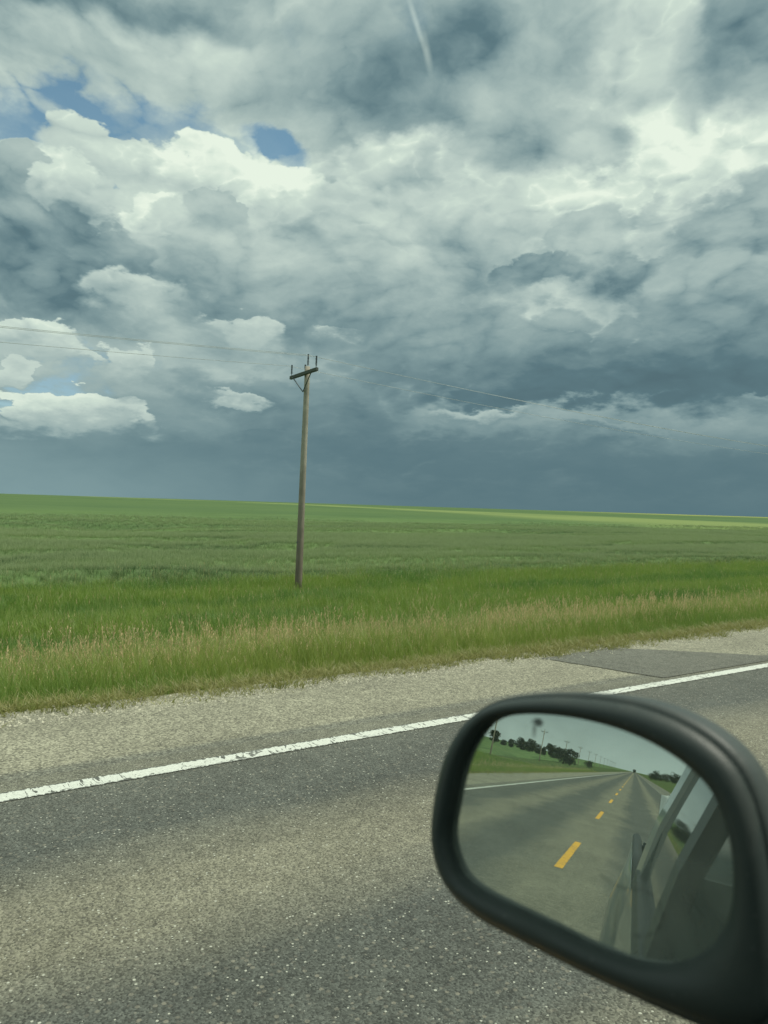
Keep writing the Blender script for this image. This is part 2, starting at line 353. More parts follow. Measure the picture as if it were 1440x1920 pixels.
M_wire = simple('aluminium_wire', (.38, .42, .40), .5, .3, scale=3, amp=.1)
M_leaf = leaf_mat('tree_leaves', (.018, .034, .013), (.034, .055, .02), None, .5, 1, transl=.2)
M_bark = simple('bark', (.07, .06, .045), .95, scale=8)
def dusty_plastic(name, col, dust_veil, rough):
    t = mat(name); P = t.node('ShaderNodeTexCoord').outputs['Object']
    sp = t.voro(P, 190, out='Color'); d = t.voro(P, 190)
    speck = t.math('MULTIPLY', t.math('GREATER_THAN', t.xyz(sp)[0], .88), t.mr(d, .32, .12))
    film = t.mr(t.noise(P, 26, 5, .65, .8), .45, .75, 0, .35)
    c = t.mix(t.math('MAXIMUM', t.math('MULTIPLY', speck, .5), film), col, dust_veil)
    princ(t, c, t.mr(film, 0, .35, rough, .8), spec=.45, normal=bump(t, t.noise(P, 900, 2), .35, .0006)); return t.mat
M_blk = dusty_plastic('black_rim_plastic', (.038, .052, .049), (.085, .10, .09), .5)
M_shell = dusty_plastic('mirror_shell_plastic', (.050, .064, .061), (.11, .125, .115), .5)
M_paint = simple('silver_grey_paint', (.20, .235, .23), .32, .25, scale=3, amp=.05, bs=.02, coat=.6)
M_dark = simple('dark_trim', (.015, .018, .018), .5, scale=40)
M_tyre = simple('tyre_rubber', (.018, .018, .018), .85, scale=30)
M_rim = simple('alloy', (.5, .52, .52), .3, .9, scale=20, amp=.05)
M_rib = simple('ribbed_sheet_metal', (.62, .66, .64), .35, .6, scale=8, amp=.1)
def glass_dark():
    t = mat('tinted_glass'); princ(t, (.012, .018, .018), .04, spec=.8); return t.mat
M_tint = glass_dark()
def mirror_mat():
    t = mat('dusty_veiled_mirror'); P = t.node('ShaderNodeTexCoord').outputs['Object']
    n = t.noise(P, 22, 5, .6, 1.2); n2 = t.noise(P, 260, 3, .6)
    gl = t.node('ShaderNodeBsdfGlossy', ins={'Color': (.72, .80, .74, 1), 'Roughness': 0.004})
    df = t.node('ShaderNodeBsdfDiffuse', ins={'Color': (.33, .38, .32, 1)})
    dust_veil = t.math('ADD', t.mr(n, .35, .75, .28, .40), t.mr(n2, .6, .75, 0, .04))  # dusty film, thickened to paint the side window's hazy reflection
    # window-pane reflections painted as thin dark lines and arcs, and one dark spatter of dirt
    x, y, z = t.xyz(P)[0:3]
    def ring(cx, cy, r, wd, k, half=None):
        d = t.math('ABSOLUTE', t.math('SUBTRACT', t.vmath('LENGTH', t.vmath('SUBTRACT', P, (cx, cy, 0))), r))
        v = t.math('MULTIPLY', t.mr(d, wd, wd*.2), k)
        if half: v = t.math('MULTIPLY', v, t.mr(t.math('ADD', t.math('MULTIPLY', x, half[0]), t.math('MULTIPLY', y, half[1])), half[2], half[2]+.01))
        return v
    
    def seg(p, q, wd, k):
        p, q = np.array(p), np.array(q); L_ = float(np.linalg.norm(q-p)); u = (q-p)/L_
        d = t.vmath('SUBTRACT', P, (p[0], p[1], 0))
        al = t.vmath('DOT_PRODUCT', d, (u[0], u[1], 0)); ac = t.math('ABSOLUTE', t.vmath('DOT_PRODUCT', d, (-u[1], u[0], 0)))
        v = t.math('MULTIPLY', t.mr(ac, wd, wd*.2), k)
        return t.math('MULTIPLY', v, t.math('MULTIPLY', t.mr(al, -wd, wd*2), t.mr(al, L_+wd, L_-wd*2)))
    O_ = on_plane
    pane_refl = t.math('ADD', 0.0, 0.0)
    trace = [(1121, 1636), (1150, 1658), (1178, 1668), (1206, 1668), (1229, 1681), (1242, 1704), (1243, 1728), (1230, 1748), (1206, 1757), (1183, 1752)]
    for p, q in zip(trace, trace[1:]): pane_refl = t.math('MAXIMUM', pane_refl, seg(O_(*p), O_(*q), .0016, .5))
    for p, q, k in (((1160, 1682), (1149, 1769), .45), ((1289, 1672), (1320, 1720), .3), ((1050, 1690), (1075, 1708), .25)): pane_refl = t.math('MAXIMUM', pane_refl, seg(O_(*p), O_(*q), .0012, k))
    for p, q, k in (((1210, 1630), (1262, 1600), .10), ((1262, 1690), (1285, 1775), .14), ((1180, 1700), (1176, 1775), .06)): dust_veil = t.math('ADD', dust_veil, seg(O_(*p), O_(*q), .009, k))  # soft pale bands of window reflection painted in
    for px, py, rr, k in ((1300, 1765, 165, .13), (1395, 1660, 85, .08), (1120, 1700, 70, .04)):
        c_ = O_(px, py); e_ = O_(px+rr, py); R_ = math.hypot(e_[0]-c_[0], e_[1]-c_[1])
        d_ = t.math('ADD', t.vmath('LENGTH', t.vmath('SUBTRACT', P, (c_[0], c_[1], 0))), t.math('MULTIPLY', t.math('SUBTRACT', n, .5), .012))
        dust_veil = t.math('ADD', dust_veil, t.mr(d_, R_*1.02, R_*.86, 0, k))  # cab interior reflected in the window, painted as paler round patches
    sc = O_(1009, 1353)
    spl = t.math('ADD', t.vmath('LENGTH', t.vmath('MULTIPLY', t.vmath('SUBTRACT', P, (sc[0], sc[1], 0)), (1, 1.5, 0))), t.math('MULTIPLY', t.math('SUBTRACT', t.noise(P, 220, 4), .5), .006))
    spl = t.mr(spl, .0052, .0022)
    spl = t.math('MAXIMUM', spl, seg(O_(1003, 1352), O_(1001, 1384), .0022, .6))
    spl = t.math('MAXIMUM', spl, seg(O_(986, 1357), O_(984, 1362), .004, .3))
    dk = t.node('ShaderNodeBsdfDiffuse', ins={'Color': (.03, .035, .03, 1)})
    a = t.node('ShaderNodeMixShader', ins={0: dust_veil}); t.l.new(gl.outputs[0], a.inputs[1]); t.l.new(df.outputs[0], a.inputs[2])  # dusty film plus painted window haze and cab reflection
    b = t.node('ShaderNodeMixShader', ins={0: t.math('MAXIMUM', t.math('MULTIPLY', spl, .85), t.math('MULTIPLY', pane_refl, .5))})
    t.l.new(a.outputs[0], b.inputs[1]); t.l.new(dk.outputs[0], b.inputs[2])
    t.l.new(b.outputs[0], t.out.inputs[0]); return t.mat
M_mirror = mirror_mat()

# ------------------------------------------------------------------ mesh helpers
def link(o, parent=None):
    COL.objects.link(o)
    if parent is not None: o.parent = parent
    return o
def mesh_obj(name, verts, faces, material, parent=None, smooth=False):
    me = bpy.data.meshes.new(name); me.from_pydata([tuple(v) for v in verts], [], [tuple(f) for f in faces]); me.update()
    if material: me.materials.append(material)
    if smooth: me.polygons.foreach_set('use_smooth', [True]*len(me.polygons))
    return link(bpy.data.objects.new(name, me), parent)
def tag(o, label=None, cat=None, group=None, kind=None):
    for k, v in (('label', label), ('category', cat), ('group', group), ('kind', kind)):
        if v: o[k] = v
    return o
def empty(name, loc=(0, 0, 0), **kw):
    o = bpy.data.objects.new(name, None); o.location = loc; o.empty_display_size = .3; COL.objects.link(o); return tag(o, **kw)
class MB:
    def __init__(s): s.v = []; s.f = []
    def add(s, vs, fs):
        b = len(s.v); s.v += [tuple(v) for v in vs]; s.f += [tuple(i+b for i in f) for f in fs]; return s
    def box(s, c, d, rot=None, bev=0.0):
        bm = bmesh.new(); bmesh.ops.create_cube(bm, size=1)
        for v in bm.verts: v.co = Vector((v.co.x*d[0], v.co.y*d[1], v.co.z*d[2]))
        if bev: bmesh.ops.bevel(bm, geom=bm.edges[:], offset=bev, segments=2, affect='EDGES')
        M = Matrix.Translation(c) @ (rot.to_4x4() if rot is not None else Matrix.Identity(4))
        bm.verts.index_update()
        s.add([M @ v.co for v in bm.verts], [[v.index for v in f.verts] for f in bm.faces]); bm.free(); return s
    def tube(s, pts, rad, n=8, cap=True):
        pts = [Vector(p) for p in pts]
        if not hasattr(rad, '__len__'): rad = [rad]*len(pts)
        vs = []; up = None
        for i, p in enumerate(pts):
            d = (pts[min(i+1, len(pts)-1)] - pts[max(i-1, 0)]).normalized()
            a = d.orthogonal().normalized() if up is None else (up - d*up.dot(d)).normalized()
            up = a; b = d.cross(a)
            vs += [p + (a*cos(2*pi*k/n) + b*sin(2*pi*k/n))*rad[i] for k in range(n)]
        fs = [(i*n+k, i*n+(k+1) % n, (i+1)*n+(k+1) % n, (i+1)*n+k) for i in range(len(pts)-1) for k in range(n)]
        if cap: fs += [tuple(range(n))[::-1], tuple(range((len(pts)-1)*n, len(pts)*n))]
        return s.add(vs, fs)
    def build(s, name, material, parent=None, smooth=False): return mesh_obj(name, s.v, s.f, material, parent, smooth)
def grid_obj(name, xs, ys, zf, material, **kw):
    vs = [(x, y, zf(x, y)) for y in ys for x in xs]; n = len(xs)
    fs = [(j*n+i, j*n+i+1, (j+1)*n+i+1, (j+1)*n+i) for j in range(len(ys)-1) for i in range(n-1)]
    return mesh_obj(name, vs, fs, material, **kw)
def hsh(a, b):
    v = sin(a*127.1 + b*311.7)*43758.5453; return v - math.floor(v)
def vnoise(x, y):
    i, j = math.floor(x), math.floor(y); u, v = x-i, y-j; u = u*u*(3-2*u); v = v*v*(3-2*v)
    return (hsh(i, j)*(1-u)+hsh(i+1, j)*u)*(1-v) + (hsh(i, j+1)*(1-u)+hsh(i+1, j+1)*u)*v
def fbm(x, y, o=4):
    s = 0; a = .5
    for k in range(o): s += a*vnoise(x, y); x *= 2.03; y *= 2.03; a *= .5
    return s
def interp(v, tab):
    if v <= tab[0][0]: return tab[0][1]
    for (a, za), (b, zb) in zip(tab, tab[1:]):
        if v <= b:
            u = (v-a)/(b-a); u2 = u*u*(3-2*u)*.5 + u*.5; return za+(zb-za)*u2
    return tab[-1][1]
LT = [(6.05, -.05), (6.2, -.02), (6.5, -.03), (7.2, -.12), (9, -.50), (12, -1.25), (16, -1.72), (22, -1.85), (30, -1.85), (40, -1.7), (60, -1.55), (100, -1.15), (200, -.35), (400, .6), (800, 1.3), (1500, 1.65), (4000, 1.2), (8000, -10)]
RT = [(3.9, -.05), (4.1, -.02), (4.6, -.05), (7, -.6), (10, -1.2), (14, -1.3), (20, -.6), (60, -.3), (300, .5), (1000, 1.2), (8000, -10)]
def ter(x, y):
    z = interp(-x, LT) if x < -1 else interp(x, RT)
    d = abs(x+1.1)
    if d > 5: z += (fbm(x*.9+40, y*.9, 3)-.45)*.10*min(1, (d-5)/3)
    if d > 14: z += (fbm(x*.05, y*.05+9, 3)-.45)*.5*min(1, (d-14)/40)
    if 5 < d < 6: z += (fbm(x*4, y*4+5, 3)-.45)*.045
    return z

# ------------------------------------------------------------------ ground
def spaced(tab):
    out = []
    for a, b, st in tab:
        k = max(1, int(round((b-a)/st))); out += [a+(b-a)*i/k for i in range(k)]
    return out + [tab[-1][1]]
xs = spaced([(-8000, -2000, 1500), (-2000, -600, 200), (-600, -200, 40), (-200, -60, 8), (-60, -32, 2), (-32, -12, .8), (-12, -7, .35), (-7, -5.8, .1), (-5.8, 3.7, 9.5), (3.7, 8, .4), (8, 30, 2), (30, 300, 30), (300, 8000, 1100)])
ys = spaced([(-6000, -1500, 750), (-1500, -400, 60), (-400, -100, 10), (-100, -20, 3), (-20, -2, .8), (-2, 16, .22), (16, 60, .9), (60, 300, 6), (300, 1500, 60), (1500, 6000, 750)])
ground = grid_obj('ground', xs, ys, lambda x, y: ter(x, y) if not (-5.8 <= x <= 3.7) else -.06, M_soil, smooth=True); tag(ground, kind='structure')
RY = spaced([(-1800, -200, 40), (-200, -20, 5), (-20, 30, .5), (30, 200, 5), (200, 900, 40)])
road = grid_obj('road', spaced([(-4.98, 2.9, .5)]), RY, lambda x, y: 0.0, M_road); tag(road, kind='structure')
shoulder = grid_obj('shoulder', spaced([(-6.6, -4.98, .2)]), RY, lambda x, y: -.028*max(0, -x-6.0)-.0, M_should); tag(shoulder, kind='structure')
shoulder2 = grid_obj('shoulder', spaced([(2.9, 4.3, .2)]), RY, lambda x, y: -.05*max(0, x-3.7), M_should); tag(shoulder2, kind='structure')
# darker repair of fresh asphalt across the shoulder, laid 6 mm above it
pp = [(-6.20, 6.55), (-6.30, 7.85), (-5.2, 9.1), (-4.86, 9.35), (-4.86, 6.95)]
pt = []
for i in range(len(pp)):
    a, b = Vector(pp[i]+(0,)), Vector(pp[(i+1) % len(pp)]+(0,)); k = int((b-a).length/.08)
    for j in range(k):
        q = a.lerp(b, j/k); e = (fbm(q.x*6, q.y*6)-.45)*.07; pt.append((q.x+(e if q.x < -4.9 else 0), q.y+e, .006 - .028*max(0, -q.x-6.0)))
patch = mesh_obj('asphalt_patch', pt, [tuple(range(len(pt)))[::-1]], M_patch); tag(patch, kind='structure')
patch.data.flip_normals() if patch.data.polygons[0].normal.z < 0 else None
def line(name, x0, x1, y0, y1, material, st=.05, rag=.006):
    ysl = spaced([(y0, y1, st)])
    L_ = [(x0+(vnoise(y*9, 3.3)-.5)*rag*2, y, .004) for y in ysl]; R_ = [(x1+(vnoise(y*9, 8.8)-.5)*rag*2, y, .004) for y in ysl]
    n = len(ysl); return L_+R_, [(i, n+i, n+i+1, i+1) for i in range(n-1)]
mb = MB(); mb.add(*line('', -4.785, -4.64, -30, 60, None)); mb.add(*line('', -4.785, -4.64, -1700, -30, None, 40, 0)); mb.add(*line('', -4.785, -4.64, 60, 800, None, 40, 0))
tag(mb.build('edge_line', M_white), kind='structure')
mb = MB(); mb.add(*line('', 2.5, 2.65, -1700, 800, None, 40, 0)); tag(mb.build('edge_line', M_white), kind='structure')
mb = MB()
for k in range(-150, 30):
    y1 = -11.5 + 12.7*k; mb.add(*line('', -1.19, -1.06, y1-4.4, y1, None, .1))
tag(mb.build('centre_line', M_yellow), kind='structure')

# ------------------------------------------------------------------ grass
SRC = bpy.data.collections.new('clump_sources')
def tuft(name, n, hmin, hmax, spread, wid, bend, material, head=None, seed=0, segs=3):
    r = random.Random(seed); vs = []; fs = []; tp = []; mi = []
    for k in range(n):
        a = r.uniform(0, 2*pi); rr = spread*sqrt(r.random()); bx, by = rr*cos(a), rr*sin(a)
        h = r.uniform(hmin, hmax); da = a + r.uniform(-1, 1); b = bend*h*r.uniform(.3, 1.2); fa = r.uniform(0, pi)
        wx, wy = cos(fa)*wid/2, sin(fa)*wid/2
        base = len(vs)
        for s_ in range(segs+1):
            u = s_/segs; ww = 1-.85*u**1.5
            cx, cy, cz = bx+cos(da)*b*u*u, by+sin(da)*b*u*u, h*(u - .18*bend*u*u)
            vs += [(cx-wx*ww, cy-wy*ww, cz), (cx+wx*ww, cy+wy*ww, cz)]; tp += [u, u]
            if s_: fs.append((base+2*s_-2, base+2*s_-1, base+2*s_+1, base+2*s_)); mi.append(0)
        if head and r.random() < head[0]:
            ln, hw = head[1], head[2]; hx, hy, hz_ = cx, cy, cz
            for q in range(head[3]):
                b2 = len(vs); a2 = r.uniform(0, 2*pi); o = hw*r.uniform(.3, 1); l2 = ln*r.uniform(.35, .6); z0 = hz_ - ln*.3 + ln*.9*q/head[3]
                dx_, dy_ = cos(a2)*o, sin(a2)*o
                vs += [(hx, hy, z0), (hx+dx_*.6-dy_*.22, hy+dy_*.6+dx_*.22, z0+l2*.45), (hx+dx_, hy+dy_, z0+l2*.55*r.uniform(.4, 1.3)), (hx+dx_*.6+dy_*.22, hy+dy_*.6-dx_*.22, z0+l2*.25)]
                tp += [1]*4; fs.append((b2, b2+1, b2+2, b2+3)); mi.append(1 if len(head) > 4 else 0)
    me = bpy.data.meshes.new(name); me.from_pydata(vs, [], fs)
    me.materials.append(material)
    if head and len(head) > 4: me.materials.append(head[4])
    me.polygons.foreach_set('material_index', mi)
    at = me.attributes.new('tipness', 'FLOAT', 'POINT'); at.data.foreach_set('value', tp); me.update()
    o = bpy.data.objects.new(name, me); return o
def scatter(name, label, verts, faces, dens, tufts, smin, smax, seed, tilt=.18, category='grass', extra_mesh_mat=None, size=None):
    """one stuff object: points spread over its patch of ground, a tuft on each"""
    me = bpy.data.meshes.new(name); me.from_pydata(verts, [], faces)
    at = me.attributes.new('dens', 'FLOAT', 'POINT'); at.data.foreach_set('value', dens)
    a2 = me.attributes.new('size', 'FLOAT', 'POINT'); a2.data.foreach_set('value', [size(v[0], v[1]) if size else 1.0 for v in verts]); me.update()
    ob = bpy.data.objects.new(name, me); COL.objects.link(ob)
    c = bpy.data.collections.new(name+'_tufts')
    for t_ in tufts: c.objects.link(t_)
    g = bpy.data.node_groups.new(name, 'GeometryNodeTree')
    g.interface.new_socket('Geometry', in_out='INPUT', socket_type='NodeSocketGeometry'); g.interface.new_socket('Geometry', in_out='OUTPUT', socket_type='NodeSocketGeometry')
    N = g.nodes; Lk = g.links
    gi = N.new('NodeGroupInput'); go = N.new('NodeGroupOutput')
    na = N.new('GeometryNodeInputNamedAttribute'); na.data_type = 'FLOAT'; na.inputs['Name'].default_value = 'dens'
    dp = N.new('GeometryNodeDistributePointsOnFaces'); dp.distribute_method = 'RANDOM'; dp.inputs['Seed'].default_value = seed
    Lk.new(gi.outputs[0], dp.inputs['Mesh']); Lk.new(na.outputs['Attribute'], dp.inputs['Density'])
    ci = N.new('GeometryNodeCollectionInfo'); ci.inputs['Collection'].default_value = c; ci.inputs['Separate Children'].default_value = True; ci.inputs['Reset Children'].default_value = True
    ip = N.new('GeometryNodeInstanceOnPoints'); ip.inputs['Pick Instance'].default_value = True
    rv = N.new('FunctionNodeRandomValue'); rv.data_type = 'FLOAT_VECTOR'
    rv.inputs[0].default_value = (-tilt, -tilt, 0); rv.inputs[1].default_value = (tilt, tilt, 6.283)
    rs = N.new('FunctionNodeRandomValue'); rs.data_type = 'FLOAT'; rs.inputs[2].default_value = smin; rs.inputs[3].default_value = smax; rs.inputs['Seed'].default_value = 5
    ri = N.new('FunctionNodeRandomValue'); ri.data_type = 'INT'; ri.inputs[4].default_value = 0; ri.inputs[5].default_value = len(tufts)-1; ri.inputs['Seed'].default_value = 9
    Lk.new(dp.outputs['Points'], ip.inputs['Points']); Lk.new(ci.outputs[0], ip.inputs['Instance']); Lk.new(ri.outputs[2], ip.inputs['Instance Index'])
    Lk.new(rv.outputs[0], ip.inputs['Rotation']); 
    ns = N.new('GeometryNodeInputNamedAttribute'); ns.data_type = 'FLOAT'; ns.inputs['Name'].default_value = 'size'
    mu = N.new('ShaderNodeMath'); mu.operation = 'MULTIPLY'; Lk.new(rs.outputs[1], mu.inputs[0]); Lk.new(ns.outputs['Attribute'], mu.inputs[1]); Lk.new(mu.outputs[0], ip.inputs['Scale'])
    if extra_mesh_mat:
        me.materials.append(extra_mesh_mat); me.polygons.foreach_set('use_smooth', [True]*len(me.polygons))
        jn = N.new('GeometryNodeJoinGeometry'); Lk.new(gi.outputs[0], jn.inputs[0]); Lk.new(ip.outputs[0], jn.inputs[0]); Lk.new(jn.outputs[0], go.inputs[0])
    else: Lk.new(ip.outputs[0], go.inputs[0])
    md = ob.modifiers.new('scatter', 'NODES'); md.node_group = g
    return tag(ob, label, category, kind='stuff')
def in_wedge(x, y, mx=0.0):
    """roughly the part of the roadside the photo looks at, with a margin"""
    az = math.degrees(math.atan2(-x, y)) if True else 0
    return 24-mx < az < 87+mx
def strip(x0, x1, dx_, y_tab, densf, zf=ter):
    X = spaced([(x0, x1, dx_)]); Y = spaced(y_tab); n = len(X)
    vs = [(x, y, zf(x, y)) for y in Y for x in X]; de = [densf(x, y) for y in Y for x in X]
    fs = []
    for j in range(len(Y)-1):
        for i in range(n-1):
            q = (j*n+i, j*n+i+1, (j+1)*n+i+1, (j+1)*n+i)
            if max(de[k] for k in q) > 0: fs.append(q)
    return vs, fs, de
YN = [(-160, -20, 5), (-20, -3, 1), (-3, 30, .4), (30, 90, 3)]
def dens(near, rear, fade=25):
    def f(x, y):
        if in_wedge(x, y): return near*min(1, fade/max(1, math.hypot(x, y)))
        if y < 5: return rear
        return near*.25*min(1, fade/max(1, math.hypot(x, y)))
    return f
n_ = dens(1, .07, 14)
tE = [tuft('edge_tuft', 12, .03, .11, .05, .006, 1.0, M_edge, seed=k) for k in range(4)]
scatter('verge_fringe', 'thin fringe of short dry yellowish grass along the gravel shoulder', *strip(-7.1, -6.1, .1, YN,
        lambda x, y: 330*n_(x, y)*max(0, min(1, (-x-6.22+(fbm(y*1.3, x*2)-.45)*.9)/.35))), tE, .7, 1.5, 1)
tT = [tuft('tall_tuft', 16, .26, .55, .09, .008, .45, M_tall, (.05, .12, .022, 6, M_head), seed=20+k) for k in range(5)]
scatter('roadside_grass', 'band of tall bright green grass growing beside the shoulder', *strip(-10.4, -6.5, .2, YN,
        lambda x, y: 130*n_(x, y)*max(0, min(1, (-x-6.55+(fbm(y*.9, 2)-.45)*.6)/.6))), tT, .6, 1.2, 2,
        size=lambda x, y: max(.28, min(1, .28+.72*(-x-6.6)/1.5))*(.7+.55*fbm(x*.9, y*.7+4, 3)))
tH = [tuft('brome_tuft', 9, .42, .72, .10, .006, .45, M_tall, (.6, .15, .028, 8, M_head), seed=40+k) for k in range(5)]
scatter('brome_grass', 'brown tan seed heads of tall grass standing along the verge', *strip(-10.6, -7.2, .2, YN,
        lambda x, y: 36*n_(x, y)*max(0, min(1, (-x-7.55+(fbm(y*.5, 4)-.45)*1.4)/.9))*min(1, max(.0, (fbm(y*.5+3, x*.7)-.41)*7))), tH, .75, 1.1, 3, size=lambda x, y: .72+.5*fbm(x*.8, y*.5+14, 3))
tD = [tuft('stem_tuft', 2, .55, .95, .15, .008, .3, M_edge, (.8, .12, .02, 7, M_head), seed=59)] + [tuft('ditch_tuft', 22, .28, .55, .20, .012, .5, M_ditch, seed=160+k) for k in range(4)] + [tuft('ditch_tuft', 20, .28, .58, .20, .013, .4, M_ditch, (.08, .10, .02, 4), seed=60+k) for k in range(5)]
scatter('ditch_grass', 'lush deep green grass filling the ditch in front of the crop', *strip(-32.2, -10.2, .8, YN,
        lambda x, y: 42*(n_(x, y) if y < 5 else max(n_(x, y), .22))), tD, .7, 1.2, 4, size=lambda x, y: .62+.75*fbm(x*.35+3, y*.22+4, 3))

# wheat: a canopy surface with hollows where the wind laid it down, tufts standing out of its near part
def crop_h(x, y):
    d = -x
    z = ter(x, y) + .62*min(1, max(0.0, (d-30.6+(fbm(y*.3, 7)-.45)*1.6)/.9))
    if d < 140:
        a = fbm(x*.16+3, y*.05+1, 4); z -= .70*max(0, a-.54)/.16*min(1, (d-30.5)/3)*min(1, max(0, (140-d)/40))
        z += (fbm(x*.8, y*.3+2, 3)-.45)*.08
    return z
CX = [(-6000, -1200, 800), (-1200, -400, 80), (-400, -140, 15), (-140, -80, 2.5), (-80, -45, 1), (-45, -30.4, .6)]
CY = [(-4000, -600, 200), (-600, -100, 25), (-100, 0, 5), (0, 60, .9), (60, 160, 3), (160, 600, 20), (600, 5000, 300)]
X = spaced(CX); Y = spaced(CY); nX = len(X)
cv = [(x, y, crop_h(x, y)) for y in Y for x in X]
cf = [(j*nX+i, j*nX+i+1, (j+1)*nX+i+1, (j+1)*nX+i) for j in range(len(Y)-1) for i in range(nX-1)]
def crop_d(x, y):
    d = -x
    if d > 100: return 0
    if y < 2 or y > 190: return 0
    base = 16 if d < 38 else 16*max(0, (100-d)/62)**1.3
    return base*(1 if in_wedge(x, y, -1) else .15)
tC = [tuft('wheat_tuft', 24, .25, .42, .22, .016, .25, M_crop, (.6, .10, .014, 3), seed=80+k) for k in range(5)]
for t_ in tC:
    for v in t_.data.vertices: v.co.z -= .16
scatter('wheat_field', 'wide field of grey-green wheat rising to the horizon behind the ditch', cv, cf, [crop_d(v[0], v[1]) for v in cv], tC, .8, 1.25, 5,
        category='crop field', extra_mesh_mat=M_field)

# loose stones along the ragged edge of the shoulder
mb = MB(); r = random.Random(3)
for k in range(5200):
    y = r.uniform(-1, 16) if k < 4200 else r.uniform(-14, 26); x = -6.33 + r.gauss(0, .13) + (fbm(y*1.3, 3)-.45)*.2; s_ = r.uniform(.005, .017)*(1.3 if r.random() < .1 else 1)
    if x > -5.9: continue
    z0 = max(ter(x, y), -.028*max(0, -x-6.0)) ; a = r.uniform(0, pi)
    vs = [(x+s_*cos(a+2*pi*q/4)*r.uniform(.7, 1.1), y+s_*sin(a+2*pi*q/4)*r.uniform(.7, 1.1), z0-.002) for q in range(4)] + [(x, y, z0+s_*r.uniform(.5, .9))]
    mb.add(vs, [(0, 1, 4), (1, 2, 4), (2, 3, 4), (3, 0, 4)])
M_stone = simple('pale_stones', (.50, .48, .38), .9, scale=30, amp=.5)
tag(mb.build('gravel', M_stone), 'loose pale gravel along the grassy edge of the shoulder', 'gravel', kind='stuff')

# ------------------------------------------------------------------ utility poles
PX = -27.4; PTOP = 7.17
def make_pole(loc):
    root = empty('utility_pole', loc)
    H = PTOP - loc[2]
    mb = MB(); n = 14
    pts = [(0.02*sin(i*.7)*(.3), 0, H*i/n - (.4 if i == 0 else 0)) for i in range(n+1)]
    mb.tube(pts, [.150-.045*i/n for i in range(n+1)], 16); mb.build('pole', M_pole, root, True)
    # crossarm lies across the line, bolted to the near face of the pole
    ah = H-.30; tl = radians(3.2)
    MB().box((0, -.165, ah), (2.20, .11, .135), Matrix.Rotation(-tl, 3, 'Y'), bev=.01).build('crossarm', M_arm, root)
    for sx in (-1, 1):
        MB().tube([(sx*.78, -.235, ah-.04+sx*.78*tan(tl)), (-.02, -.15, ah-.72)], .022, 6).build('brace', M_steel, root)
    def insul(x, y, z, h):
        mb = MB(); mb.tube([(x, y, z), (x, y, z+h*.25)], .014, 8)
        prof = []
        for k in range(6): z0 = z+h*(.22+.12*k); prof += [(z0, .022), (z0+h*.03, .052), (z0+h*.05, .022)]
        prof.append((z+h, .026))
        mb.tube([(x, y, p[0]) for p in prof], [p[1] for p in prof], 12)
        mb.tube([(x, y, z+h), (x, y, z+h+.04)], .035, 8)
        return mb.build('insulator', M_ins, root, False)
    insul(-1.02, -.165, ah+.02, .40); insul(1.00, -.165, ah+.12, .42); insul(.03, .0, H-.03, .48)
    MB().box((-.14, -.02, H+.01), (.05, .07, .17), bev=.01).build('bracket', M_steel, root)
    MB().box((0, -.135, 2.05), (.09, .01, .06)).build('number_plate', M_steel, root)
    return root
def copy_tree(o, loc, label):
    c = o.copy(); COL.objects.link(c); c.location = loc; c['label'] = label
    for ch in list(o.children):
        d = ch.copy(); COL.objects.link(d); d.parent = c
    return c
pole_y = 14.85
px_ = PX + .05
p0 = make_pole((px_, pole_y, ter(px_, pole_y)-.05))
tag(p0, 'weathered wooden utility pole standing in the ditch grass, the near one seen directly', 'utility pole', 'poles of the power line beside the road')
p0.rotation_euler = (radians(-.3), radians(.9), 0)
LBL = ['utility pole at the far left edge of the mirror reflection', 'leftmost clear utility pole with crossarm reflected above trees in the mirror', 'second clear utility pole reflected in the mirror, just right of the trees',
       'third clear reflected pole, right of the last tree clump', 'fourth reflected pole counting away from the tree clumps']
ord_ = ['fifth', 'sixth', 'seventh', 'eighth', 'ninth', 'tenth', 'eleventh', 'twelfth', 'thirteenth']
polesY = [pole_y]
for k in range(1, 15):
    y = pole_y - 86.5*k; polesY.append(y)
    lab = 'utility pole standing next along the line behind the vehicle' if k == 1 else (LBL[k-2] if k-2 < len(LBL) else '%s reflected pole of the row shrinking towards the vanishing road' % ord_[k-2-len(LBL)])
    copy_tree(p0, (px_, y, ter(px_, y)-.05), lab)
y = pole_y + 92; copy_tree(p0, (px_, y, ter(px_, y)-.05), 'next utility pole ahead beyond the right edge of the photo'); polesY.insert(0, y)
# wires
def wire(off, z, rad, label, sag=1.35):
    mb = MB(); pts = []
    for a, b in zip(polesY, polesY[1:]):
        n = 26
        for i in range(n): u = i/n; pts.append((px_+off[0], a+(b-a)*u+off[1], z - sag*4*u*(1-u)))
    pts.append((px_+off[0], polesY[-1]+off[1], z))
    mb.tube(pts, rad, 5); o = mb.build('power_wire', M_wire); return tag(o, label, 'power line', 'wires strung between the poles')
wire((.03, 0), PTOP+.49, .0075, 'thin overhead wire carried on the pole-top insulator, highest of the four')
wire((-1.02, -.165), PTOP+.15, .0075, 'overhead wire on the field-side end of the crossarm')
wire((1.00, -.165), PTOP+.26, .0075, 'overhead wire on the road-side end of the crossarm')

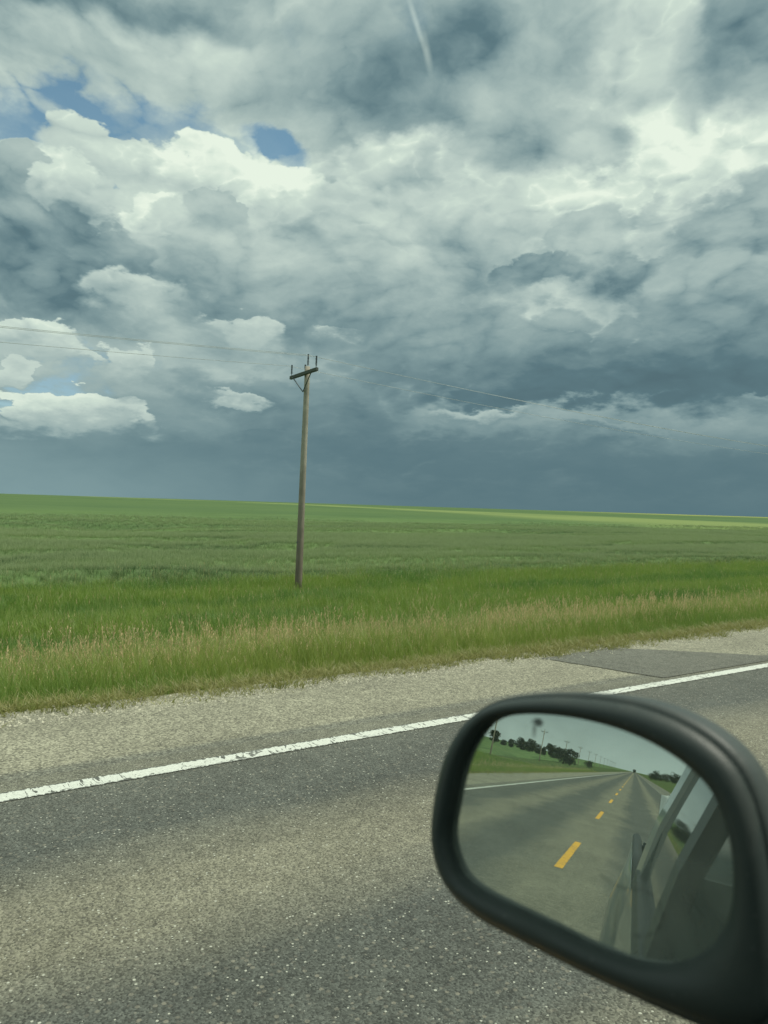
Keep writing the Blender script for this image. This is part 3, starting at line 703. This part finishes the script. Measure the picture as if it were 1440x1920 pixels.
# ------------------------------------------------------------------ trees
def tree(name, base, h, wdt, seed, label, group, dens_=1.0):
    root = empty(name, base, label=label, cat='tree', group=group); r = random.Random(seed)
    mb = MB(); th = h*.34
    mb.tube([(0, 0, -.3), (r.uniform(-.1, .1), r.uniform(-.1, .1), th*.5), (r.uniform(-.2, .2), r.uniform(-.2, .2), th), (0, 0, h*.75)], [h*.035, h*.026, h*.022, h*.008], 7)
    for k in range(5):
        a = r.uniform(0, 2*pi); z0 = th*r.uniform(.6, 1.3)
        mb.tube([(0, 0, z0), (cos(a)*wdt*.18, sin(a)*wdt*.18, z0+h*.16), (cos(a)*wdt*.34, sin(a)*wdt*.34, z0+h*.30)], [h*.014, h*.009, h*.004], 5)
    mb.build('trunk', M_bark, root, True)
    vs = []; fs = []; cl = []
    for k in range(22):
        a = r.uniform(0, 2*pi); rr = sqrt(r.random())*wdt*.36; zz = h*r.uniform(.16, .86)
        lim = 1-.55*abs(zz/h-.52)/.4
        cl.append((cos(a)*rr*lim, sin(a)*rr*lim, zz, r.uniform(.13, .24)*wdt*.9))
    for c in cl:
        for q in range(int(70*dens_)):
            v = Vector((r.gauss(0, 1), r.gauss(0, 1), r.gauss(0, 1))).normalized()*c[3]*r.uniform(.55, 1.12)
            v.z *= .8; p = Vector(c[:3])+v; s_ = h*r.uniform(.03, .055)
            nrm = Vector((r.gauss(0, 1), r.gauss(0, 1), r.gauss(0, 1))).normalized(); a1 = nrm.orthogonal().normalized()*s_; a2 = nrm.cross(a1)
            b = len(vs); vs += [p-a1, p-a2*.7, p+a1, p+a2*.7]; fs.append((b, b+1, b+2, b+3))
    mesh_obj('crown', vs, fs, M_leaf, root); return root
def back(px, py, Y):
    P, d = refl(px, py); t = (-Y-P[1])/d[1]; Q = P+d*t; return float(Q[0]), -Y
TR = [ # reflected px, y, distance behind, height, width, label
 (928, 1385, 430, 10.0, 9.5, 'big round tree at the left end of the reflected tree row'),
 (944, 1392, 460, 5.0, 6.0, 'low bushy tree between the round tree and the next clump in the mirror'),
 (960, 1394, 440, 6.2, 6.5, 'small round tree left of the broad clump in the mirror'),
 (978, 1396, 450, 9.2, 10, 'tall left tree of the broad clump in the mirror'),
 (994, 1400, 445, 9.6, 11, 'tall middle tree of the broad clump in the mirror'),
 (1008, 1404, 455, 7.2, 8, 'lower right tree of the broad clump in the mirror'),
 (1020, 1406, 450, 6.5, 6, 'slim tree between the broad clump and the first clear pole'),
 (1034, 1408, 450, 9.5, 9, 'round tree just left of the first clear pole in the mirror'),
 (1046, 1411, 430, 8.0, 8, 'round tree right behind the first clear pole in the mirror'),
 (1058, 1414, 330, 7.2, 8, 'dark tree right of the first clear pole in the mirror'),
 (1070, 1418, 320, 7.6, 9, 'dark bushy tree at the right end of the reflected row'),
 (1105, 1428, 420, 4.2, 7, 'small lone bush on the slope between reflected poles'),
 (1190, 1442, 900, 5.0, 5, 'tiny distant tree where the reflected road vanishes'),
]
for i, (px, py, Y, h, wd, lab) in enumerate(TR):
    x, y = back(px, py, Y); tree('leafy_tree', (x, y, ter(x, y)), h*.82, wd*.85, 100+i, lab, 'farmyard trees reflected in the mirror')
far_r = [(1222, 5, 7), (1231, 7, 10), (1240, 5, 9), (1252, 6, 10), (1262, 8, 12), (1273, 7, 11), (1284, 6, 12), (1294, 7, 12), (1303, 6, 10)]
nm = ['first', 'second', 'third', 'fourth', 'fifth', 'sixth', 'seventh', 'eighth', 'ninth']
for i, (px, h, wd) in enumerate(far_r):
    x, y = back(px, 1455, 640); tree('distant_tree', (x, y, ter(x, y)), h, wd, 140+i, nm[i]+' low tree from the left in the row right of the reflected road', 'low far trees right of the reflected road', .7)

# ------------------------------------------------------------------ the vehicle the picture is taken from
truck = empty('pickup_truck', (.73, -1.6, 0), label='dark grey pickup truck on the road, its side and black door mirror in view', cat='pickup truck')
T0 = Vector((.73, -1.6, 0))
def tk(mb, name, material, parent=None, smooth=False, off=None):
    b = T0 if off is None else T0 + off
    mb.v = [tuple(Vector(v)-b) for v in mb.v]; o = mb.build(name, material, parent or truck, smooth)
    if off is not None: o.location = off
    return o
def sx(z):
    "outer left side of the cab at height z"
    return interp(z, [(.45, -.20), (.7, -.265), (1.05, -.275), (1.24, -.262), (1.32, -.235), (1.45, -.205), (1.57, -.155), (1.9, -.03), (1.96, .05)])
def side_panel(y0, y1, z0, z1, ny=8, nz=8, off=0.0, mir=False, th=.03):
    Yp = [y0+(y1-y0)*i/ny for i in range(ny+1)]; Zp = [z0+(z1-z0)*i/nz for i in range(nz+1)]
    vs = []; 
    for o_ in (0, th):
        vs += [((sx(z)-off+o_) if not mir else 1.46-(sx(z)-off+o_), y, z) for y in Yp for z in Zp]
    n = nz+1; q = len(Yp)*n; fs = []
    for i in range(ny):
        for j in range(nz):
            a = i*n+j; f = (a, a+1, a+n+1, a+n); fs.append(f); fs.append(tuple(q+k for k in f[::-1]))
    for i in range(ny):
        for e in (0, nz): a = i*n+e; fs.append((a, a+n, q+a+n, q+a))
    for j in range(nz):
        for e in (0, ny): a = e*n+j; fs.append((a, a+1, q+a+1, q+a))
    return vs, fs
for mir in (False, True):
    tk(MB().add(*side_panel(-.32, .95, .48, 1.30, mir=mir)), 'door', M_paint, smooth=False)
    tk(MB().add(*side_panel(-1.33, -.335, .48, 1.30, mir=mir)), 'door', M_paint)
    mb = MB(); mb.add(*side_panel(-.42, -.30, 1.303, 1.86, 2, 8, mir=mir)); tk(mb, 'door_pillar', M_dark)
    mb = MB(); mb.add(*side_panel(-1.50, -1.22, 1.303, 1.86, 2, 8, mir=mir)); tk(mb, 'rear_pillar', M_paint)
    mb = MB(); mb.add(*side_panel(-1.215, -.425, 1.303, 1.855, 2, 8, off=-.012, mir=mir, th=.005)); tk(mb, 'rear_side_window', M_tint)
    mb = MB(); mb.add(*side_panel(-1.33, .80, 1.298, 1.325, 8, 2, off=.006, mir=mir, th=.02)); tk(mb, 'belt_moulding', M_dark)
    mb = MB(); mb.add(*side_panel(-1.45, .30, 1.862, 1.955, 8, 4, off=.004, mir=mir)); tk(mb, 'roof_rail', M_paint)
    X_ = (lambda v: 1.46-v) if mir else (lambda v: v)
    tk(MB().tube([(X_(-.235), .98, 1.28), (X_(-.11), .62, 1.62), (X_(-.02), .28, 1.90)], .03, 8), 'front_pillar', M_paint, smooth=True)
    for yy in (-.22, -1.22):
        tk(MB().tube([(X_(sx(1.05)), yy-.09, 1.05), (X_(sx(1.05)-.022), yy-.07, 1.055), (X_(sx(1.05)-.022), yy+.07, 1.055), (X_(sx(1.05)), yy+.09, 1.05)], .010, 8), 'door_handle', M_dark, smooth=True)
# roof
mb = MB(); n = 12; vs = []; Yr = [-1.52, -1.45, -1.2, -.6, 0, .2, .30]
for zo in (0, -.03):
    for y in Yr:
        for i in range(n+1):
            u = i/n; x = .045+(1.415-.045)*u; vs.append((x, y, 1.955+zo+.06*sin(pi*u)*(1 if -1.5 < y < .25 else .5)))
q = len(Yr)*(n+1); fs = []
for j in range(len(Yr)-1):
    for i in range(n): a = j*(n+1)+i; f = (a, a+1, a+n+2, a+n+1); fs += [f, tuple(q+k for k in f[::-1])]
tk(mb.add(vs, fs), 'roof', M_paint, smooth=True)
# hood, grille, back of the cab, floor
def sec_loft(secs):
    vs = []; fs = []; k = len(secs[0])
    for s_ in secs: vs += s_
    for j in range(len(secs)-1):
        for i in range(k): a = j*k+i; b = j*k+(i+1) % k; fs.append((a, b, b+k, a+k))
    fs += [tuple(range(k))[::-1], tuple(range((len(secs)-1)*k, len(secs)*k))]
    return vs, fs
def sec(y, zt, zb, w_, r=.12):
    cx = .73; pts = []
    for ax, az, s0 in ((1, 1, 0), (-1, 1, 90), (-1, -1, 180), (1, -1, 270)):
        for q_ in range(5):
            a = radians(s0+22.5*q_); rr = r if az > 0 else .05
            pts.append((cx+ax*(w_-rr)+rr*cos(a), y, (zt-rr if az > 0 else zb+rr)+rr*sin(a)))
    return pts
tk(MB().add(*sec_loft([sec(.96, 1.22, .50, .99), sec(1.4, 1.20, .50, .99), sec(1.9, 1.15, .50, .97), sec(2.15, 1.05, .52, .93), sec(2.22, .95, .56, .88)])), 'hood', M_paint, smooth=False)
tk(MB().box((.73, 2.235, .78), (1.3, .04, .30), bev=.015), 'grille', M_dark)
for s_ in (-1, 1): tk(MB().box((.73+s_*.78, 2.21, .86), (.22, .06, .16), bev=.02), 'headlight', M_rim)
tk(MB().box((.73, 2.27, .52), (1.9, .12, .20), bev=.04), 'front_bumper', M_dark)
tk(MB().box((.73, -1.50, 1.55), (1.30, .02, .42), bev=.004), 'rear_window', M_tint)
tk(MB().box((.73, -1.50, .92), (1.86, .05, .82), bev=.01), 'cab_back', M_paint)
tk(MB().box((.73, -.3, .47), (1.85, 2.3, .06), bev=.01), 'floor_pan', M_dark)
tk(MB().box((.73, .78, 1.12), (1.75, .38, .30), bev=.08), 'dashboard', M_dark, smooth=False)
wsv = [(-.03, .99, 1.26), (1.49, .99, 1.26), (1.34, .36, 1.90), (.12, .36, 1.90)]
# bed with flared rear wheel arch
def bed_side(mir):
    vs = []; fs = []; Yb = [-1.56-.1*i for i in range(23)]; Zb = [.52, .62, .75, .9, 1.02, 1.12, 1.19, 1.215]
    for y in Yb:
        for z in Zb:
            fl = max(0, 1-((y+2.95)/.62)**2)*max(0, 1-abs(z-.86)/.34)
            x = -.235 - .075*min(1, 1.6*fl) + (.03 if z > 1.2 else 0)
            zz = z
            if abs(y+2.95) < .45: zz = max(z, .38+sqrt(max(0, .45**2-(y+2.95)**2))*1.0) if z < .9 else z
            vs.append((x if not mir else 1.46-x, y, zz))
    n = len(Zb)
    for i in range(len(Yb)-1):
        for j in range(n-1): a = i*n+j; fs.append((a, a+1, a+n+1, a+n))
    return vs, fs
for mir in (False, True):
    o = tk(MB().add(*bed_side(mir)), 'bed_side', M_paint, smooth=True)
    so = o.modifiers.new('th', 'SOLIDIFY'); so.thickness = .02; so.offset = 0
    X_ = (lambda v: 1.46-v) if mir else (lambda v: v)
    tk(MB().tube([(X_(-.22), -1.57, 1.225), (X_(-.22), -3.77, 1.225)], .022, 8), 'bed_rail', M_dark, smooth=True)
    for yy in (1.55, -2.95):
        wx = X_(-.08)
        o = tk(MB().tube([(wx-.13, yy, .39), (wx-.11, yy, .39), (wx+.11, yy, .39), (wx+.13, yy, .39)], [.35, .39, .39, .35], 32), 'wheel', M_tyre, smooth=False)
        rim = MB().tube([(wx-.137, yy, .39), (wx-.12, yy, .39), (wx+.12, yy, .39), (wx+.137, yy, .39)], [.22, .25, .25, .22], 24)
        rim.v = [tuple(Vector(v)-T0) for v in rim.v]; rim.build('rim', M_rim, o)
tk(MB().box((.73, -2.66, .80), (1.80, 2.18, .05), bev=.01), 'bed_floor', M_dark)
tk(MB().box((.73, -3.78, .90), (1.86, .05, .62), bev=.015), 'tailgate', M_paint)
tk(MB().box((.73, -3.88, .55), (1.9, .12, .18), bev=.04), 'rear_bumper', M_rim)
# ribbed metal box carried in the bed
boxr = empty('ribbed_box', (.52, -2.75, .826), label='ribbed silver metal box riding in the truck bed, seen in the mirror', cat='box')
mb = MB(); mb.box((0, 0, .33), (1.24, 1.9, .66), bev=.012); mb.build('body', M_rib, boxr)
mb = MB()
for k in range(16): mb.tube([(-.625, -.90+.12*k, .03), (-.625, -.90+.12*k, .645)], .026, 8)
for k in range(10): mb.tube([(-.54+.12*k, -.92, .665), (-.54+.12*k, .92, .665)], .026, 8)
mb.build('ribs', M_rib, boxr, True)

# --- the door mirror: outlines traced on the mirror plane, then given real depth
def spline(pts, n):
    m_ = len(pts); out = []
    for i in range(m_):
        p0_, p1, p2, p3 = [np.array(pts[(i+k-1) % m_]) for k in range(4)]
        for j in range(12):
            t = j/12; out.append(.5*((2*p1)+(-p0_+p2)*t+(2*p0_-5*p1+4*p2-p3)*t*t+(-p0_+3*p1-3*p2+p3)*t**3))
    out = np.array(out); c = np.array(C0)
    ang = np.arctan2(out[:, 1]-c[1], out[:, 0]-c[0]); rad = np.hypot(out[:, 1]-c[1], out[:, 0]-c[0])
    o = np.argsort(ang); ang, rad = ang[o], rad[o]
    ta = np.linspace(-pi, pi, n, endpoint=False)
    rr = np.interp(ta, np.concatenate([ang-2*pi, ang, ang+2*pi]), np.tile(rad, 3))
    return np.stack([c[0]+rr*np.cos(ta), c[1]+rr*np.sin(ta)], 1)
G_px = [(848, 1570), (856, 1510), (872, 1440), (890, 1398), (915, 1362), (945, 1345), (990, 1339), (1050, 1342), (1110, 1352), (1170, 1369), (1230, 1395), (1285, 1430), (1330, 1473), (1356, 1520), (1370, 1570), (1377, 1630), (1374, 1685), (1358, 1735), (1326, 1780), (1280, 1802), (1225, 1803), (1170, 1790), (1100, 1762), (1030, 1727), (960, 1694), (900, 1663), (866, 1630)]
O_px = [(811, 1560), (818, 1490), (836, 1420), (862, 1370), (898, 1333), (940, 1311), (1000, 1301), (1070, 1298), (1150, 1303), (1220, 1316), (1290, 1343), (1350, 1380), (1398, 1428), (1430, 1490), (1452, 1570), (1470, 1680), (1490, 1820), (1480, 1930), (1420, 1960), (1330, 1932), (1240, 1893), (1150, 1850), (1060, 1806), (980, 1765), (900, 1722), (846, 1672), (820, 1620)]
C0 = on_plane(1115, 1575)
NS = 128
G = spline([on_plane(*p) for p in G_px], NS); O = spline([on_plane(*p) for p in O_px], NS)
mir_root = MB()
side = empty  # (kept simple below)
def ring3(f, h):   # f: 0 at glass edge .. 1 at outer outline
    P = G+(O-G)*f
    return [tuple(P[i][0]*1.0*e1 + P[i][1]*e2 + Mc + Nn*h) for i in range(NS)]
def ringc(s_, h, sh=(0, 0)):
    c = np.array(C0); P = c+(O-c)*s_
    return [tuple((P[i][0]+sh[0])*e1 + (P[i][1]+sh[1])*e2 + Mc + Nn*h) for i in range(NS)]
def skin(rings, close=False):
    vs = []; fs = []
    for r__ in rings: vs += r__
    for j in range(len(rings)-1):
        for i in range(NS): a = j*NS+i; b = j*NS+(i+1) % NS; fs.append((a, b, b+NS, a+NS))
    if close: fs.append(tuple(range((len(rings)-1)*NS, len(rings)*NS)))
    return vs, fs
MO = Vector(Mc) - T0
def tkl(mb, name, material, parent, smooth=True):
    mb.v = [tuple(Vector(v)-Vector(Mc)) for v in mb.v]; return mb.build(name, material, parent, smooth)
shell = MB().add(*skin([ring3(.80, .004), ring3(.93, .0035), ring3(1.0, -.002), ringc(1.0, -.012), ringc(.99, -.030), ringc(.94, -.052), ringc(.83, -.068), ringc(.62, -.080), ringc(.3, -.086)], True))
shell.v = [tuple(Vector(v)-Vector(Mc)) for v in shell.v]
sm = shell.build('side_mirror', M_shell, truck, True); sm.location = MO
sm['label'] = 'black plastic door mirror with a dusty glass painted with window haze'
tkl(MB().add(*skin([ring3(-.02, -.003), ring3(.0, .0005), ring3(.03, .006), ring3(.12, .0105), ring3(.30, .0125), ring3(.55, .0115), ring3(.72, .0085), ring3(.80, .0042), ring3(.80, -.01)])), 'mirror_rim', M_blk, sm)
# glass in its own local frame so that its dusty film and painted window haze are laid in plane coordinates
gv = [(float(p[0]), float(p[1]), 0) for p in (G+(G-np.array(C0))*.004)]
gl = mesh_obj('mirror_glass', gv, [tuple(range(NS))], M_mirror, sm)
Mx = Matrix.Identity(4)
for i in range(3): Mx[i][0] = e1[i]; Mx[i][1] = e2[i]; Mx[i][2] = Nn[i]
gl.matrix_local = Mx
# foot joining the housing to the corner of the door
A = Vector(Mc) + Vector(e1)*on_plane(1400, 1800)[0] + Vector(e2)*on_plane(1400, 1800)[1] - Vector(Nn)*.045
foot = MB(); B = Vector((-.262, .62, 1.27))
def oval(c, a, b, u_, v_, n=20): return [c+u_*a*cos(2*pi*k/n)+v_*b*sin(2*pi*k/n) for k in range(n)]
u1 = Vector(e2); v1 = Vector(Nn); secs = []
for k in range(7):
    t = k/6; c = A.lerp(B, t); secs.append([tuple(p) for p in oval(c, .085-.02*t, .036+.004*t, Vector((0, .25, 1)).normalized().lerp(u1, 1-t).normalized(), Vector((0, 1, 0)).lerp(v1, 1-t).normalized())])
foot.add(*sec_loft(secs)); tkl(foot, 'mirror_foot', M_blk, sm)
